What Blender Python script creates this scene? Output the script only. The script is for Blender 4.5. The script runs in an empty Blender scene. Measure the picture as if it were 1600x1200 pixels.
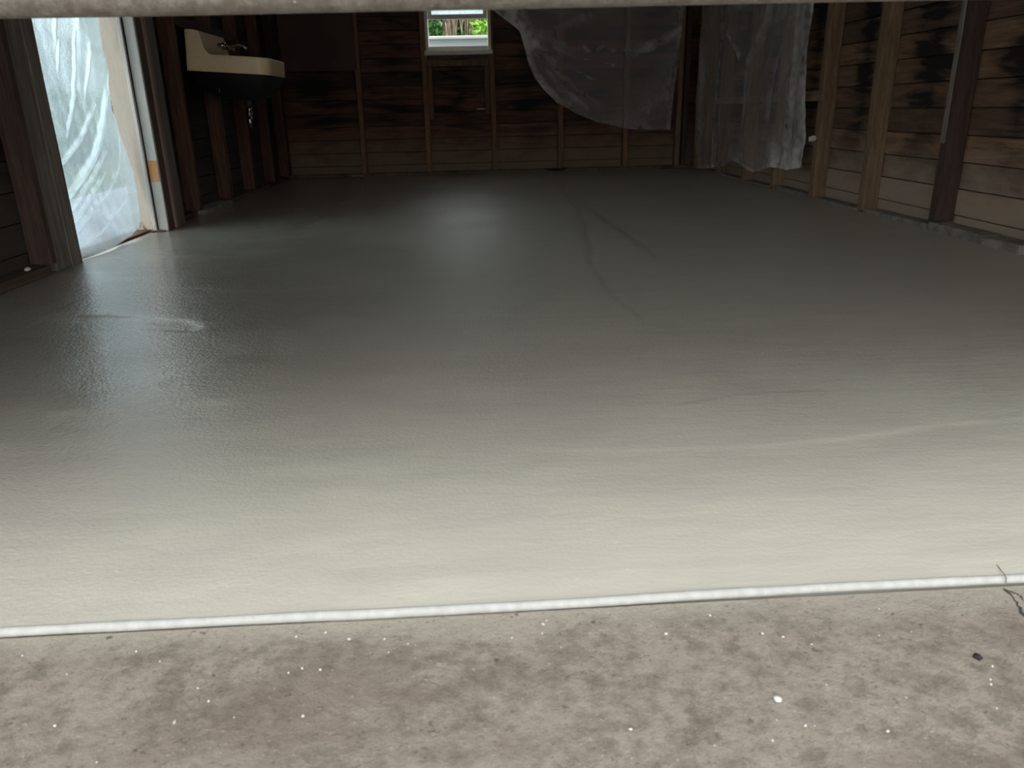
import bpy, bmesh, math, random
import numpy as np
from mathutils import Vector, Matrix, noise as mnoise
random.seed(7)
rng = np.random.default_rng(11)
sc = bpy.context.scene
COL = sc.collection

# ------------------------------------------------------------------ camera
CAM_H = 0.60                                   # the photographer crouches at the half-open garage door
cd = bpy.data.cameras.new('camera')
cam = bpy.data.objects.new('camera', cd)
COL.objects.link(cam)
right = Vector((0.9980, -0.0537, -0.0222))
up = Vector((0.0386, 0.3357, 0.9412))
up = (up - right * up.dot(right)).normalized()
right.normalize()
back = right.cross(up)
cam.matrix_world = Matrix(((right.x, up.x, back.x, 0), (right.y, up.y, back.y, 0), (right.z, up.z, back.z, CAM_H), (0, 0, 0, 1)))
cd.sensor_width = 36.0
cd.lens = 1205.0 / 1600.0 * 36.0
cd.clip_start = 0.02
cd.dof.use_dof = True
cd.dof.focus_distance = 2.2
cd.dof.aperture_fstop = 9.0
sc.camera = cam

# ------------------------------------------------------------------ sky and exposure: bright even overcast
W = bpy.data.worlds.new('world'); sc.world = W; W.use_nodes = True
bg = W.node_tree.nodes['Background']
bg.inputs['Color'].default_value = (0.96, 0.985, 1.0, 1)
bg.inputs['Strength'].default_value = 1.0
sc.view_settings.view_transform = 'Standard'
sc.view_settings.look = 'None'
sc.view_settings.gamma = 1.0
sc.view_settings.use_curve_mapping = False
sc.view_settings.exposure = 1.55
sc.cycles.max_bounces = 10
sc.cycles.diffuse_bounces = 6
sc.cycles.transparent_max_bounces = 12
sc.cycles.sample_clamp_indirect = 6.0

# ------------------------------------------------------------------ node helper
class NT:
    def __init__(s, name):
        s.m = bpy.data.materials.new(name); s.m.use_nodes = True
        s.t = s.m.node_tree; s.t.nodes.clear()
        s.out = s.t.nodes.new('ShaderNodeOutputMaterial')
    def n(s, typ, ins=None, **kw):
        nd = s.t.nodes.new(typ)
        for k, v in kw.items(): setattr(nd, k, v)
        for k, v in (ins or {}).items(): s.set(nd.inputs[k], v)
        return nd
    def set(s, sock, v):
        if isinstance(v, bpy.types.NodeSocket): s.t.links.new(v, sock)
        elif hasattr(v, 'outputs'): s.t.links.new(v.outputs[0], sock)
        elif isinstance(v, (tuple, list)) and len(v) == 3 and sock.type == 'RGBA': sock.default_value = (*v, 1)
        else: sock.default_value = v
    def pos(s): return s.n('ShaderNodeNewGeometry').outputs['Position']
    def mapv(s, v, scale=(1, 1, 1), loc=(0, 0, 0), rot=(0, 0, 0)):
        return s.n('ShaderNodeMapping', {'Vector': v, 'Scale': scale, 'Location': loc, 'Rotation': rot}).outputs[0]
    def noise(s, v, scale=5, detail=4, rough=.55, dist=0):
        return s.n('ShaderNodeTexNoise', {'Vector': v, 'Scale': scale, 'Detail': detail, 'Roughness': rough, 'Distortion': dist}).outputs[0]
    def ramp(s, v, a, b, lo=0., hi=1.):
        return s.n('ShaderNodeMapRange', {'Value': v, 'From Min': a, 'From Max': b, 'To Min': lo, 'To Max': hi}, interpolation_type='SMOOTHSTEP').outputs[0]
    def mix(s, f, a, b, mode='MIX'):
        nd = s.n('ShaderNodeMix', data_type='RGBA', blend_type=mode)
        s.set(nd.inputs[0], f); s.set(nd.inputs[6], a); s.set(nd.inputs[7], b)
        return nd.outputs[2]
    def math(s, op, a, b=0.):
        nd = s.n('ShaderNodeMath', operation=op); s.set(nd.inputs[0], a); s.set(nd.inputs[1], b); return nd.outputs[0]
    def sep(s, v): return s.n('ShaderNodeSeparateXYZ', {0: v})
    def bump(s, h, st=.3, d=.01, normal=None):
        i = {'Height': h, 'Strength': st, 'Distance': d}
        if normal is not None: i['Normal'] = normal
        return s.n('ShaderNodeBump', i).outputs[0]
    def pbr(s, col, rough=.6, normal=None, spec=.5, metal=0., **kw):
        i = {'Base Color': col, 'Roughness': rough, 'Specular IOR Level': spec, 'Metallic': metal}
        if normal is not None: i['Normal'] = normal
        i.update(kw)
        nd = s.n('ShaderNodeBsdfPrincipled', i)
        s.t.links.new(nd.outputs[0], s.out.inputs[0])
        return s.m

def wood(name, a, b, axis='z', stain=0., stain_col=(.006, .006, .007), rough=.75, bleach=None, vary=.5, seed=0., spec=.3, bay=None):
    """old timber; grain runs along axis; stain = how much black mould; bleach = colour of worn grey wood near the ground"""
    k = NT(name); p = k.pos()
    sc_ = {'x': (.9, 14, 14), 'y': (14, .9, 14), 'z': (14, 14, .9)}[axis]
    st_ = {'x': (1.3, 3, 9), 'y': (3, 1.3, 9), 'z': (5, 5, 1.2)}[axis]
    rnd = k.n('ShaderNodeObjectInfo').outputs['Random']
    off = k.n('ShaderNodeCombineXYZ', {'X': k.math('MULTIPLY', rnd, 37.), 'Y': k.math('MULTIPLY', rnd, 11.), 'Z': seed}).outputs[0]
    pv = k.n('ShaderNodeVectorMath', {0: p, 1: off}, operation='ADD').outputs[0]
    g = k.noise(k.mapv(pv, sc_), 3.0, 6, .65, .6)
    fine = k.noise(k.mapv(pv, tuple(v * 3.5 for v in sc_)), 4.0, 3, .6)
    c = k.mix(k.ramp(g, .3, .7), a, b)
    c = k.mix(k.ramp(fine, .45, .8, 0, .45), c, tuple(v * .35 for v in a))
    c = k.mix(vary, c, k.mix(rnd, (.45, .45, .47), (1.5, 1.4, 1.3)), 'MULTIPLY')
    if bleach:
        z = k.sep(p).outputs[2]
        w = k.math('ADD', z, k.math('MULTIPLY', k.noise(k.mapv(p, (2.2, 2.2, 5)), 2., 5, .6), .55))
        c = k.mix(k.ramp(w, .75, .35, 0, .8), c, bleach)
    if stain > 0:
        s1 = k.noise(k.mapv(pv, st_), 1.0, 4, .6, .8)
        big = k.noise(k.mapv(p, (.9, .9, 1.1), (seed, 0, 0)), 1.0, 2, .5)
        m = k.ramp(k.math('ADD', k.math('MULTIPLY', s1, .65), k.math('MULTIPLY', big, .5)), .66 - .15 * stain, .72 - .09 * stain, 0, .92)
        if bay:
            t = k.math('FRACT', k.math('DIVIDE', k.math('SUBTRACT', k.sep(p).outputs[bay[0]], bay[1]), bay[2]))
            t = k.math('SUBTRACT', 1., k.math('ABSOLUTE', k.math('SUBTRACT', k.math('MULTIPLY', t, 2.), 1.)))      # 0 at the studs, 1 in mid-bay, where the mould grew
            v = k.math('ADD', k.math('ADD', k.math('MULTIPLY', s1, .80), k.math('MULTIPLY', big, .20)), k.math('MULTIPLY', k.math('SUBTRACT', t, .5), bay[3]))
            zf = k.ramp(k.sep(p).outputs[2], .2, .6) if bleach else 1.; c = k.mix(k.math('MULTIPLY', k.ramp(v, .53 - .06 * stain, .65 - .08 * stain, 0, .6), zf), c, tuple(x * .4 for x in a)); m = k.ramp(v, .62 - .08 * stain, .72 - .09 * stain, 0, .92)
        if bleach:
            m = k.math('MULTIPLY', m, k.ramp(k.sep(p).outputs[2], .22, .55))
        c = k.mix(m, c, stain_col)
    nrm = k.bump(g, .35, .004, k.bump(fine, .25, .002))
    return k.pbr(c, rough, nrm, spec)

def plain(name, a, b=None, scale=20., rough=.6, bump=0., spec=.5, metal=0., detail=5):
    k = NT(name); p = k.pos()
    g = k.noise(p, scale, detail, .6)
    c = k.mix(k.ramp(g, .3, .7), a, b or tuple(v * .7 for v in a))
    return k.pbr(c, rough, k.bump(g, bump, .003) if bump else None, spec, metal)

# ------------------------------------------------------------------ mesh helpers
def box(bm, x0, x1, y0, y1, z0, z1, rot=None, jit=0.):
    vs = []
    for x in (x0, x1):
        for y in (y0, y1):
            for z in (z0, z1):
                v = Vector((x, y, z))
                if jit: v += Vector((random.uniform(-jit, jit), random.uniform(-jit, jit), random.uniform(-jit, jit)))
                vs.append(bm.verts.new(v))
    for f in ((0, 1, 3, 2), (4, 6, 7, 5), (0, 4, 5, 1), (2, 3, 7, 6), (0, 2, 6, 4), (1, 5, 7, 3)):
        bm.faces.new([vs[i] for i in f])
    return vs
def tube(bm, pts, r, n=12, cap=True):
    pts = [Vector(p) for p in pts]; rings = []
    rr = r if isinstance(r, (list, tuple)) else [r] * len(pts)
    for i, p in enumerate(pts):
        d = (pts[min(i + 1, len(pts) - 1)] - pts[max(i - 1, 0)]).normalized()
        a = d.cross(Vector((0, 0, 1)) if abs(d.z) < .9 else Vector((1, 0, 0))).normalized(); b = d.cross(a)
        rings.append([bm.verts.new(p + (a * math.cos(t) + b * math.sin(t)) * rr[i]) for t in (2 * math.pi * k / n for k in range(n))])
    for A, B in zip(rings, rings[1:]):
        for k in range(n): bm.faces.new((A[k], A[(k + 1) % n], B[(k + 1) % n], B[k]))
    if cap: bm.faces.new(rings[0][::-1]); bm.faces.new(rings[-1])
def obj(name, bm, m, parent=None, bevel=0., smooth=False, seg=1):
    bmesh.ops.recalc_face_normals(bm, faces=bm.faces)
    if bevel: bmesh.ops.bevel(bm, geom=bm.edges[:], offset=bevel, segments=seg, affect='EDGES', clamp_overlap=True)
    me = bpy.data.meshes.new(name); bm.to_mesh(me); bm.free()
    if smooth: me.polygons.foreach_set('use_smooth', [True] * len(me.polygons))
    me.materials.append(m)
    o = bpy.data.objects.new(name, me); COL.objects.link(o)
    if parent: o.parent = parent
    return o
def empty(name, loc):
    o = bpy.data.objects.new(name, None); o.location = loc; COL.objects.link(o); return o
def adopt(o, root):
    """parent without moving (roots sit at a base point, meshes are in world coordinates)"""
    o.parent = root; o.matrix_parent_inverse = Matrix.Translation(-root.location)
    return o
def tag(o, label=None, cat=None, group=None, kind=None):
    for k, v in (('label', label), ('category', cat), ('group', group), ('kind', kind)):
        if v: o[k] = v
    return o
def B(name, m, x0, x1, y0, y1, z0, z1, parent=None, bevel=.002, jit=0.):
    bm = bmesh.new(); box(bm, x0, x1, y0, y1, z0, z1, jit=jit)
    o = obj(name, bm, m, None, bevel)
    if parent: adopt(o, parent)
    return o
def grid_mesh(name, P, m, parent=None, smooth=True):
    """P: (rows, cols, 3) array"""
    r, c = P.shape[:2]
    idx = np.arange(r * c).reshape(r, c)
    q = np.stack([idx[:-1, :-1], idx[:-1, 1:], idx[1:, 1:], idx[1:, :-1]], -1).reshape(-1, 4)
    me = bpy.data.meshes.new(name)
    me.vertices.add(r * c); me.vertices.foreach_set('co', P.reshape(-1).astype(np.float32))
    me.loops.add(q.size); me.loops.foreach_set('vertex_index', q.reshape(-1).astype(np.int32))
    me.polygons.add(len(q)); me.polygons.foreach_set('loop_start', np.arange(0, q.size, 4, dtype=np.int32))
    me.update(calc_edges=True)
    if smooth: me.polygons.foreach_set('use_smooth', [True] * len(me.polygons))
    me.materials.append(m)
    o = bpy.data.objects.new(name, me); COL.objects.link(o)
    if parent: adopt(o, parent)
    return o
def seg_dist(X, Y, pts):
    """distance to a polyline, signed side, and position along it (0..1)"""
    best = np.full(X.shape, 1e9); side = np.zeros(X.shape); al = np.zeros(X.shape)
    pts = np.array(pts, float); L = np.r_[0, np.cumsum(np.hypot(*np.diff(pts, axis=0).T))]
    for i, (a, b) in enumerate(zip(pts, pts[1:])):
        d = b - a; l2 = (d ** 2).sum()
        t = np.clip(((X - a[0]) * d[0] + (Y - a[1]) * d[1]) / l2, 0, 1)
        ex = X - a[0] - t * d[0]; ey = Y - a[1] - t * d[1]; D = np.hypot(ex, ey)
        w = D < best; best[w] = D[w]
        side[w] = np.sign(d[0] * ey - d[1] * ex)[w]; al[w] = ((L[i] + t * math.sqrt(l2)) / L[-1])[w]
    return best, side, al
def spline(pts, n):
    pts = np.array(pts, float); L = np.r_[0, np.cumsum(np.sqrt((np.diff(pts, axis=0) ** 2).sum(1)))]; L /= L[-1]
    t = np.linspace(0, 1, n)
    out = np.stack([np.interp(t, L, pts[:, k]) for k in range(pts.shape[1])], 1)
    for _ in range(max(1, n // 40)):
        out[1:-1] = .25 * out[:-2] + .5 * out[1:-1] + .25 * out[2:]
    return out
def vnoise(X, Y, s, seed):
    """smooth value noise on arrays"""
    r = np.random.default_rng(seed); T = r.random((64, 64)) * 2 - 1
    x = X * s + 1000.; y = Y * s + 1000.
    i = np.floor(x).astype(int); j = np.floor(y).astype(int); fx = x - i; fy = y - j
    fx = fx * fx * (3 - 2 * fx); fy = fy * fy * (3 - 2 * fy)
    g = lambda a, b: T[a % 64, b % 64]
    return (g(i, j) * (1 - fx) + g(i + 1, j) * fx) * (1 - fy) + (g(i, j + 1) * (1 - fx) + g(i + 1, j + 1) * fx) * fy

# ------------------------------------------------------------------ dimensions (metres; X across, Y into the garage)
XL, XR, YB, YF = -1.72, 2.20, 7.80, 0.84       # inner faces of the studs, front edge of the new slab
SD = 0.09                                       # stud depth
ZE = 2.40                                       # wall height
DY0, DY1, DZ = 3.47, 4.40, 2.05                 # side doorway
WX0, WX1, WZ0, WZ1 = -0.37, 0.24, 1.115, 1.96   # back window opening

# ------------------------------------------------------------------ materials
M = {}
M['board_back'] = wood('wood siding reddish', (0.068, 0.030, 0.020), (0.136, 0.065, 0.043), 'x', .95, bleach=(0.198, 0.136, 0.093), vary=.75, seed=3., bay=(0, -1.02, .635, .12))
M['board_left'] = wood('wood siding dark', (0.028, 0.019, 0.016), (0.053, 0.035, 0.029), 'y', .9, bleach=(0.062, 0.053, 0.043), seed=9.)
M['board_right'] = wood('wood siding brown', (0.133, 0.075, 0.046), (0.239, 0.146, 0.098), 'y', 1.0, bleach=(0.389, 0.305, 0.234), vary=.8, seed=5., bay=(1, 3.63, .685, .24))
M['stud_back'] = wood('stud brown', (0.124, 0.065, 0.037), (0.223, 0.130, 0.077), 'z', 0, seed=1.)
M['stud_left'] = wood('stud reddish', (0.055, 0.025, 0.018), (0.110, 0.052, 0.036), 'z', .0, seed=2.)
M['stud_right'] = wood('stud tan', (0.190, 0.115, 0.065), (0.317, 0.210, 0.131), 'z', 0, vary=.4, seed=4.)
M['stud_dark'] = wood('stud red brown', (.068, .040, .030), (.118, .074, .056), 'z', 0, seed=6.)
M['grey_wood'] = wood('weathered grey wood', (.15, .125, .105), (.28, .24, .20), 'z', 0, seed=8.)
M['ledger'] = wood('ledger wood', (0.200, 0.127, 0.077), (0.328, 0.218, 0.137), 'y', 0., seed=12.)
M['plate'] = wood('sill plate wood', (0.070, 0.045, 0.029), (0.140, 0.098, 0.066), 'y', .3, seed=13.)
M['hardboard'] = plain('brown hardboard', (0.072, 0.030, 0.023), (0.051, 0.023, 0.018), 3., .7)
M['hardboard_grey'] = plain('grey brown hardboard', (0.065, 0.050, 0.040), (0.045, 0.035, 0.028), 3., .7)
M['sheath'] = plain('dark outer cladding', (.10, .085, .07), (.06, .05, .042), 6., .8)
M['roof'] = wood('roof boards', (.26, .19, .13), (.42, .32, .22), 'y', 0)
M['footing'] = plain('old footing concrete', (0.276, 0.245, 0.203), (0.139, 0.116, 0.095), 14., .9, .6)
M['cream'] = None

def worn_paint(name, paint, wood_c, amount, rough=.5):
    k = NT(name); p = k.pos()
    w = k.noise(k.mapv(p, (9, 9, 2.2)), 3., 6, .7)
    z = k.sep(p).outputs[2]
    low = k.ramp(z, .22, 0., 0, .16)
    m = k.ramp(k.math('ADD', w, low), .70 - amount, .78 - amount)
    g = k.noise(k.mapv(p, (30, 30, 4)), 3., 4, .6)
    c = k.mix(k.ramp(g, .3, .7, 0, .5), paint, tuple(v * .78 for v in paint))
    c = k.mix(m, c, wood_c)
    return k.pbr(c, rough, k.bump(k.math('SUBTRACT', g, m), .3, .002), .4)
M['cream'] = worn_paint('cream jamb paint', (.46, .415, .345), (.13, .085, .05), .05)
M['white_paint'] = worn_paint('old white paint', (.55, .535, .50), (.20, .13, .08), .03)
M['trim_paint'] = worn_paint('dirty window paint', (.76, .68, .60), (.16, .11, .075), .05)
M['lath'] = wood('pinkish lath', (.24, .155, .125), (.38, .27, .22), 'z', 0)
M['bare'] = wood('bare orange wood', (.50, .23, .09), (.60, .32, .15), 'z', .1)

# new concrete: wet and darker further in, drying pale at the front edge
k = NT('fresh concrete'); p = k.pos(); xyz = k.sep(p)
big = k.noise(p, .9, 4, .55); mid = k.noise(k.mapv(p, (1.2, 3.2, 1)), 3.2, 5, .6); fine = k.noise(p, 150, 3, .6); tro = k.noise(k.mapv(p, (1.5, 9, 1), rot=(0, 0, .12)), 5., 4, .6, .5)
front = k.math('ADD', xyz.outputs[1], k.math('MULTIPLY', k.math('SUBTRACT', big, .5), .9))
wet = k.ramp(front, 1.05, 2.0)
c = k.mix(k.ramp(mid, .3, .7), (.53, .51, .425), (.47, .455, .385))
c = k.mix(k.ramp(big, .4, .65, 0, .5), c, (.50, .455, .40))
c = k.mix(k.math('MULTIPLY', wet, .32), c, (.285, .25, .212))
c = k.mix(k.ramp(k.noise(p, 55, 2, .5), .74, .80, 0, .5), c, (.75, .73, .68))
rg = k.ramp(big, .35, .65, .295, .36)
rg = k.math('ADD', rg, k.math('MULTIPLY', k.ramp(k.math('ADD', xyz.outputs[0], k.math('MULTIPLY', k.math('SUBTRACT', big, .5), .8)), -.85, -.1), .06))
rg = k.math('ADD', rg, k.math('MULTIPLY', k.math('SUBTRACT', 1., wet), .14))
h = k.math('ADD', k.math('MULTIPLY', fine, .6), k.math('MULTIPLY', k.noise(p, 95, 4, .65), .6))
left = k.ramp(xyz.outputs[0], .3, -.9)
nb = k.bump(h, k.math('ADD', .16, k.math('ADD', k.math('MULTIPLY', left, .34), k.math('MULTIPLY', wet, .16))), .0036, k.bump(tro, .10, .004, k.bump(mid, .22, .012)))
left2 = k.ramp(k.math('ADD', xyz.outputs[0], k.math('ADD', k.math('MULTIPLY', k.math('SUBTRACT', big, .5), .9), k.math('MULTIPLY', k.math('SUBTRACT', mid, .5), .08))), .25, -1.05)
wetf = k.ramp(front, .75, 1.7)
hc = k.math('ADD', k.noise(k.mapv(p, (1, 1.6, 1)), 105, 2, .5), k.math('MULTIPLY', k.noise(p, 45, 3, .6), .8))
nc = k.bump(hc, k.ramp(big, .3, .6, .55, .95), .0042, k.bump(mid, .2, .012))
M['slab'] = k.pbr(c, rg, nb, .6, **{'Coat Weight': k.math('MULTIPLY', left2, wetf), 'Coat Roughness': .09, 'Coat IOR': 1.62, 'Coat Normal': nc})
k = NT('slab edge concrete'); p = k.pos(); g = k.noise(p, 60, 5, .6)
M['edge'] = k.pbr(k.mix(k.ramp(g, .3, .7), (.47, .465, .44), (.39, .385, .36)), .8, k.bump(g, .3, .002), .3)

# old driveway concrete: mottled brown-grey, stained, pale slurry beside the new slab
k = NT('old driveway concrete'); p = k.pos(); xyz = k.sep(p)
n1 = k.noise(k.mapv(p, (1, 1.4, 1)), 4.2, 8, .70, .3); n2 = k.noise(p, 36, 6, .72); n3 = k.noise(p, 150, 4, .68); n4 = k.noise(k.mapv(p, (1, 2.2, 1), (3, 1, 0)), 2.6, 4, .6)
c = k.mix(k.ramp(n1, .30, .68), (.175, .160, .138), (.265, .237, .206))
c = k.mix(k.ramp(n2, .44, .62, 0, .7), c, (.31, .28, .245)); c = k.mix(k.ramp(n2, .48, .34, 0, .55), c, (.125, .105, .090))
c = k.mix(k.ramp(n4, .50, .66, 0, .55), c, (.150, .120, .103))
edge = k.math('ADD', xyz.outputs[1], k.math('MULTIPLY', k.math('SUBTRACT', n1, .5), .16))
c = k.mix(k.ramp(edge, .765, .83, 0, .75), c, (.34, .325, .285))
c = k.mix(k.ramp(k.noise(k.mapv(p, (1, 1, 1), (7, 7, 0)), 42, 4, .7), .63, .72, 0, .75), c, (.07, .058, .052))
c = k.mix(k.ramp(n3, .62, .74, 0, .6), c, (.52, .48, .43))
c = k.mix(k.ramp(n3, .42, .30, 0, .6), c, (.09, .075, .066))
c = k.mix(1., c, (1.0, .962, .905), 'MULTIPLY')
h = k.math('ADD', k.math('MULTIPLY', n2, 1.), k.math('MULTIPLY', n3, .45))
M['apron'] = k.pbr(c, .85, k.bump(h, .65, .006), .25)
M['crack'] = plain('crack shadow dirt', (.025, .022, .022), (.05, .045, .04), 60., .95)

# garage door bottom rail: dusty weathered metal
k = NT('dusty rail'); p = k.pos(); g = k.noise(p, 70, 6, .7); g2 = k.noise(k.mapv(p, (1, 6, 6)), 7, 4, .6)
c = k.mix(k.ramp(g, .35, .68), (.13, .112, .095), (.27, .24, .21)); c = k.mix(k.ramp(g2, .4, .7, 0, .6), c, (.13, .105, .085))
c = k.mix(k.ramp(k.noise(p, 150, 2, .5), .70, .76, 0, .8), c, (.5, .47, .42))
M['rail'] = k.pbr(c, .6, k.bump(g, .5, .003), .4)
M['door_panel'] = plain('painted garage door', (.40, .39, .36), (.33, .32, .30), 8., .5)

# sink and pipes
k = NT('old cream enamel'); p = k.pos(); g = k.noise(p, 6, 4, .6); s = k.noise(k.mapv(p, (4, 4, 9)), 4, 5, .65)
c = k.mix(k.ramp(g, .3, .7), (.90, .68, .43), (.84, .62, .37)); c = k.mix(k.ramp(s, .62, .72, 0, .7), c, (.30, .19, .11))
M['enamel'] = k.pbr(c, .28, None, .5)
M['iron'] = plain('black cast iron', (.008, .008, .010), (.012, .011, .011), 25., .7, .3)
M['chrome'] = plain('tarnished chrome', (.55, .54, .52), (.35, .33, .31), 30., .25, 0., .5, 1.)
M['dark_pipe'] = plain('dark pipe', (.05, .047, .045), (.09, .08, .075), 30., .5, 0., .5, .6)
M['white_bits'] = plain('white plaster', (.70, .68, .63), (.5, .48, .44), 30., .9, .4)

def film(name, tint, transp, transl, refr, rough=.22, wrinkle=1., haze=.0, edge=.5):
    """thin polythene: see-through, with milky scatter and a soft sheen that grows at the folds"""
    k = NT(name); p = k.pos()
    w1 = k.noise(p, 14, 5, .68, 1.2); w2 = k.noise(k.mapv(p, (9, 9, 42)), 3., 4, .6, .5); w3 = k.noise(p, 55, 3, .6)
    h = k.math('ADD', k.math('ADD', w1, k.math('MULTIPLY', w2, .6)), k.math('MULTIPLY', w3, .18))
    nrm = k.bump(h, .55 * wrinkle, .02)
    T = k.n('ShaderNodeBsdfTransparent', {'Color': tuple(.55 + .45 * v for v in tint)})
    S = k.n('ShaderNodeBsdfTranslucent', {'Color': tint, 'Normal': nrm})
    D = k.n('ShaderNodeBsdfDiffuse', {'Color': tint, 'Normal': nrm})
    G = k.n('ShaderNodeBsdfGlossy', {'Color': (.9, .92, .94), 'Roughness': rough, 'Normal': nrm})
    R = k.n('ShaderNodeBsdfRefraction', {'Color': tint, 'Roughness': .30, 'IOR': 1.12, 'Normal': nrm})
    lw = k.n('ShaderNodeLayerWeight', {'Blend': .35, 'Normal': nrm}).outputs['Facing']
    dirt = k.ramp(k.noise(p, 30, 5, .7), .5, .75, 0, .35)
    milk = k.math('ADD', haze, k.math('MULTIPLY', lw, edge))
    def ms(f, a, b):
        nd = k.n('ShaderNodeMixShader'); k.set(nd.inputs[0], f)
        k.t.links.new(a.outputs[0], nd.inputs[1]); k.t.links.new(b.outputs[0], nd.inputs[2]); return nd
    scat = ms(transl, D, S)
    see = ms(refr, T, R)
    body = ms(k.math('MINIMUM', k.math('ADD', 1. - transp, k.math('ADD', k.math('MULTIPLY', milk, .6), k.math('MULTIPLY', k.n('ShaderNodeAttribute', attribute_name='gather_shine').outputs['Fac'], .85))), .97), see, scat)
    sheen = ms(k.math('ADD', .05, k.math('MULTIPLY', lw, .35)), body, G)
    k.t.links.new(sheen.outputs[0], k.out.inputs[0])
    return k.m
M['film_door'] = film('milky polythene', (.62, .77, .81), .80, .90, .60, .25, .35, .02, .4)
M['film_clear'] = film('clear dusty polythene', (.95, .87, .83), .87, .25, .0, .20, 1.2, .04, .30)

# outdoors
M['lawn'] = plain('lawn', (.11, .16, .06), (.06, .10, .035), 9., .9)
M['path'] = plain('pale path', (.50, .53, .62), (.44, .47, .56), 9., .9)
M['leaf'] = plain('leaf green', (.06, .20, .035), (.025, .09, .015), 5., .6)
M['leaf_lime'] = plain('leaf lime', (.32, .58, .05), (.18, .40, .03), 5., .6)
M['leaf_dark'] = plain('leaf dark', (.035, .12, .03), (.012, .045, .012), 7., .6)
M['frond'] = plain('dry palm frond', (.42, .32, .24), (.20, .14, .10), 9., .8)
M['trunk'] = plain('palm trunk', (.16, .115, .085), (.06, .045, .035), 14., .9, .5)
M['white_wall'] = plain('white garden wall', (.80, .86, .96), (.78, .84, .95), 4., .7)
M['house'] = plain('pale blue house paint', (.36, .45, .48), (.33, .42, .45), 4., .7)
M['white_cap'] = plain('white wall cap', (.86, .86, .86), (.80, .80, .80), 4., .7)
M['dark_roof'] = plain('dark roof', (.03, .032, .035), (.05, .05, .055), 9., .8)
k = NT('window glass dusty'); p = k.pos()
T = k.n('ShaderNodeBsdfTransparent', {'Color': (.9, .95, .95)}); D = k.n('ShaderNodeBsdfTranslucent', {'Color': (.75, .85, .88)}); G = k.n('ShaderNodeBsdfGlossy', {'Roughness': .05})
mx = k.n('ShaderNodeMixShader', {0: k.ramp(k.noise(p, 40, 5, .7), .35, .65, .55, .8)}); k.t.links.new(T.outputs[0], mx.inputs[1]); k.t.links.new(D.outputs[0], mx.inputs[2])
m2 = k.n('ShaderNodeMixShader', {0: .05}); k.t.links.new(mx.outputs[0], m2.inputs[1]); k.t.links.new(G.outputs[0], m2.inputs[2]); k.t.links.new(m2.outputs[0], k.out.inputs[0])
M['glass'] = k.m
k = NT('added door glass'); T = k.n('ShaderNodeBsdfTransparent', {'Color': (.88, .9, .9)}); G = k.n('ShaderNodeBsdfGlossy', {'Roughness': .03})
m2 = k.n('ShaderNodeMixShader', {0: .06}); k.t.links.new(T.outputs[0], m2.inputs[1]); k.t.links.new(G.outputs[0], m2.inputs[2]); k.t.links.new(m2.outputs[0], k.out.inputs[0])
M['added_door_glass'] = k.m  # glass for the unseen panes added to let in more daylight

# ------------------------------------------------------------------ ground, slab, driveway
bm = bmesh.new(); box(bm, -40, 40, -40, 60, -.30, -.06)
tag(obj('lawn', bm, M['lawn']), kind='structure', label='green lawn around the garage')
bm = bmesh.new(); box(bm, -3.3, -1.90, 1.0, 9.0, -.06, -.03)
tag(obj('garden_path', bm, M['path']), kind='structure', label='pale concrete path outside the side doorway')

# new slab: trowel laps are real steps a few millimetres high
nx, ny = 340, 700
xs = np.linspace(-1.815, 2.295, nx); ys = YF + (7.895 - YF) * np.linspace(0, 1, ny) ** 1.6
X, Y = np.meshgrid(xs, ys)
Z = .0022 * vnoise(X, Y, 1.1, 1) + .0010 * vnoise(X, Y * 1.4, 3.3, 2) + .0004 * vnoise(X, Y, 9., 3)
def step(pts, hgt, w, fade=.35, lip=.35):
    global Z
    d, s, al = seg_dist(X, Y, pts)
    reach = np.exp(-(d / fade) ** 2); ends = np.clip(np.minimum(al, 1 - al) * 8, 0, 1)
    Z += hgt * (1 / (1 + np.exp(-s * d / w)) - .5) * reach * ends + lip * hgt * np.exp(-(d / (w * 1.6)) ** 2) * ends
wob = lambda pts, a, f: [(x + a * math.sin(f * i), y + a * math.cos(1.7 * f * i)) for i, (x, y) in enumerate(spline(pts, 40))]
step(wob([(.05, 1.30), (.293, 1.286), (.507, 1.281), (.657, 1.291), (.793, 1.317), (.907, 1.339), (.975, 1.345), (1.2, 1.36)], .003, 1.3), .0010, .003, .10, .1)
step(wob([(.40, 1.49), (.465, 1.514), (.542, 1.537), (.631, 1.551), (.80, 1.543)], .002, 1.1), -.0012, .003, .10, .1)
step(wob([(.735, 6.9), (.65, 4.731), (.572, 3.854), (.517, 3.399), (.463, 2.908), (.461, 2.608), (.487, 2.347), (.495, 2.0)], .008, 1.2), -.007, .009, .35)
step([(.686, 5.87), (.74, 4.8), (.762, 4.155), (.777, 3.435), (.764, 2.9)], -.009, .016, .4)
step(wob([(-1.45, 2.50), (-1.154, 2.465), (-1.027, 2.423), (-.878, 2.364), (-.827, 2.29), (-.818, 2.225), (-.894, 2.242), (-1.05, 2.30)], .004, 1.), .005, .006, .2, .2)
step([(-.95, 1.60), (-.822, 1.612), (-.749, 1.635), (-.52, 1.634)], .003, .012)
step([(-.95, 1.70), (-.826, 1.757), (-.784, 1.845), (-.60, 2.02)], -.003, .012)
step([(-1.2, 2.9), (-.7, 2.75), (-.2, 2.9)], .0014, .012, .2, .2)
step([(-1.5, 3.6), (-1.1, 3.5), (-.7, 3.75)], .0014, .012, .2, .2)
Z *= np.clip((Y - YF - .01) / .05, 0, 1)
Pm = np.stack([X, Y, Z], -1)
fl = grid_mesh('floor', Pm, M['slab'])
tag(fl, kind='structure', label='freshly poured wet grey concrete slab')
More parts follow.
